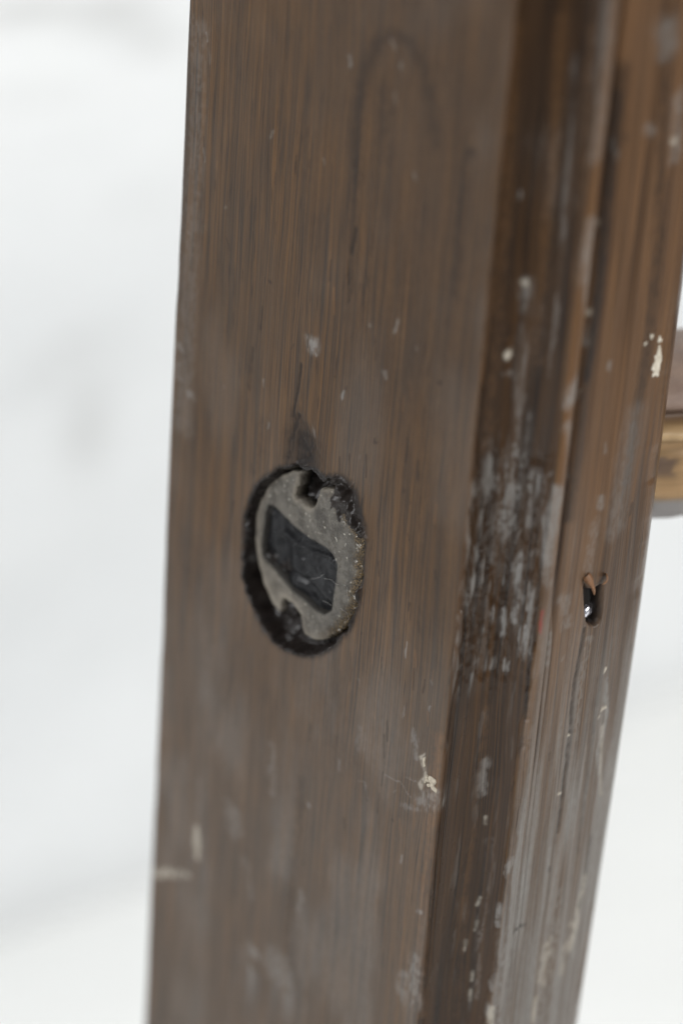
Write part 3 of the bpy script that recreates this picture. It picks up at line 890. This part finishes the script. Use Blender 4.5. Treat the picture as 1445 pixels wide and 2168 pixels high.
# ------------------------------------------------------------------ crossbar behind the post
def bar_material():
    m = NT('weathered_pale_brown_wood')
    g = m.attr('grain', True)
    n1 = m.noise(m.scale(g, (420, 30, 1)), 1.0, 3, 0.6)
    n2 = m.noise(m.scale(g, (150, 90, 1)), 1.0, 4, 0.6)
    c = m.mix(m.rng(n1, 0.35, 0.65), (0.20, 0.125, 0.058), (0.34, 0.215, 0.105))
    c = m.mix(m.attr('top'), c, m.mix(m.rng(n2, .3, .7), (0.20, 0.14, 0.115), (0.32, 0.235, 0.185)))
    c = m.mix(m.attr('grey'), c, m.mix(n2, (0.20, 0.185, 0.18), (0.27, 0.255, 0.25)))
    c = m.mix(m.attr('gold'), c, (0.40, 0.28, 0.15))
    c = m.mix(m.attr('spot'), c, (0.065, 0.042, 0.036))
    m.out(color=c, rough=0.55, spec=0.35)
    m.bump(n1, 0.3, 0.0006)
    return m.m

def crossbar():
    a = math.radians(20)
    d = np.array([math.cos(a), math.sin(a), 0])
    fr = np.array([math.sin(a), -math.cos(a), 0])                      # towards the viewer
    q = P4 + dC * 0.045
    zt = hit(1420, 845, q, fr)[2]                                      # front top arris
    zb = hit(1420, 1138, q, fr)[2]
    hgt = zt - zb
    org = np.array([*(q - d * (np.dot(q - P4, d) + .012))[:2], 0])
    prof = [(-.036, zt + .003), (-.028, zt + .0055), (-.014, zt + .0055), (-.005, zt + .003), (-.001, zt - .001), (-.001, zt - hgt * .10),
            (-.004, zt - hgt * .15), (-.001, zt - hgt * .18), (.0025, zt - hgt * .22), (.002, zt - hgt * .28), (0, zt - hgt * .31), (.001, zt - hgt * .5), (.0015, zt - hgt * .70),
            (-.002, zt - hgt * .74), (-.005, zt - hgt * .9), (-.009, zb), (-.034, zb), (-.040, zt - hgt * .5)]
    prof = smooth_loop(prof, 180, 1)
    us = np.r_[np.linspace(0, .12, 260), np.linspace(.125, .5, 40)]
    idx = np.arange(len(prof))
    UU, II = np.meshgrid(us, idx, indexing='ij')
    ff, zz = prof[II, 0], prof[II, 1]
    wob = (fbm(UU * 60, II * .12, 131, 4) - .5) * 2.2 * mm
    Pq = org + UU[..., None] * d + (ff + wob)[..., None] * fr
    Pq[..., 2] = zz + (fbm(UU * 40, II * .1, 133, 3) - .5) * 1.5 * mm
    me = mesh_np('crossbar', Pq.reshape(-1, 3) - loc0, grid_faces(len(us), len(prof), wrap=True)[:, ::-1])
    rel = (zt - zz) / hgt + (fbm(UU * 50, II * .2, 139) - .5) * .05
    attr_vec(me, 'grain', np.stack([II * .0006 + .3, UU * 1.0 + .7, 0 * UU], -1).reshape(-1, 3))
    spots = sstep(.50, .66, fbm(UU * 130, zz * 260, 135, 3))
    attr(me, 'top', 1 - sstep(.10, .17, rel))
    attr(me, 'grey', sstep(.70, .78, rel))
    attr(me, 'gold', np.exp(-((rel - .235) / .04) ** 2) * .9)
    attr(me, 'spot', np.clip(.75 * spots * sstep(.28, .34, rel) * (1 - sstep(.52, .58, rel)) + .65 * np.exp(-((rel - .14) / .035) ** 2), 0, 1))
    return link('crossbar', me, bar_material(), root)
bar = crossbar()
bar['label'] = 'lighter golden brown moulded crossbar, blurred behind the post'
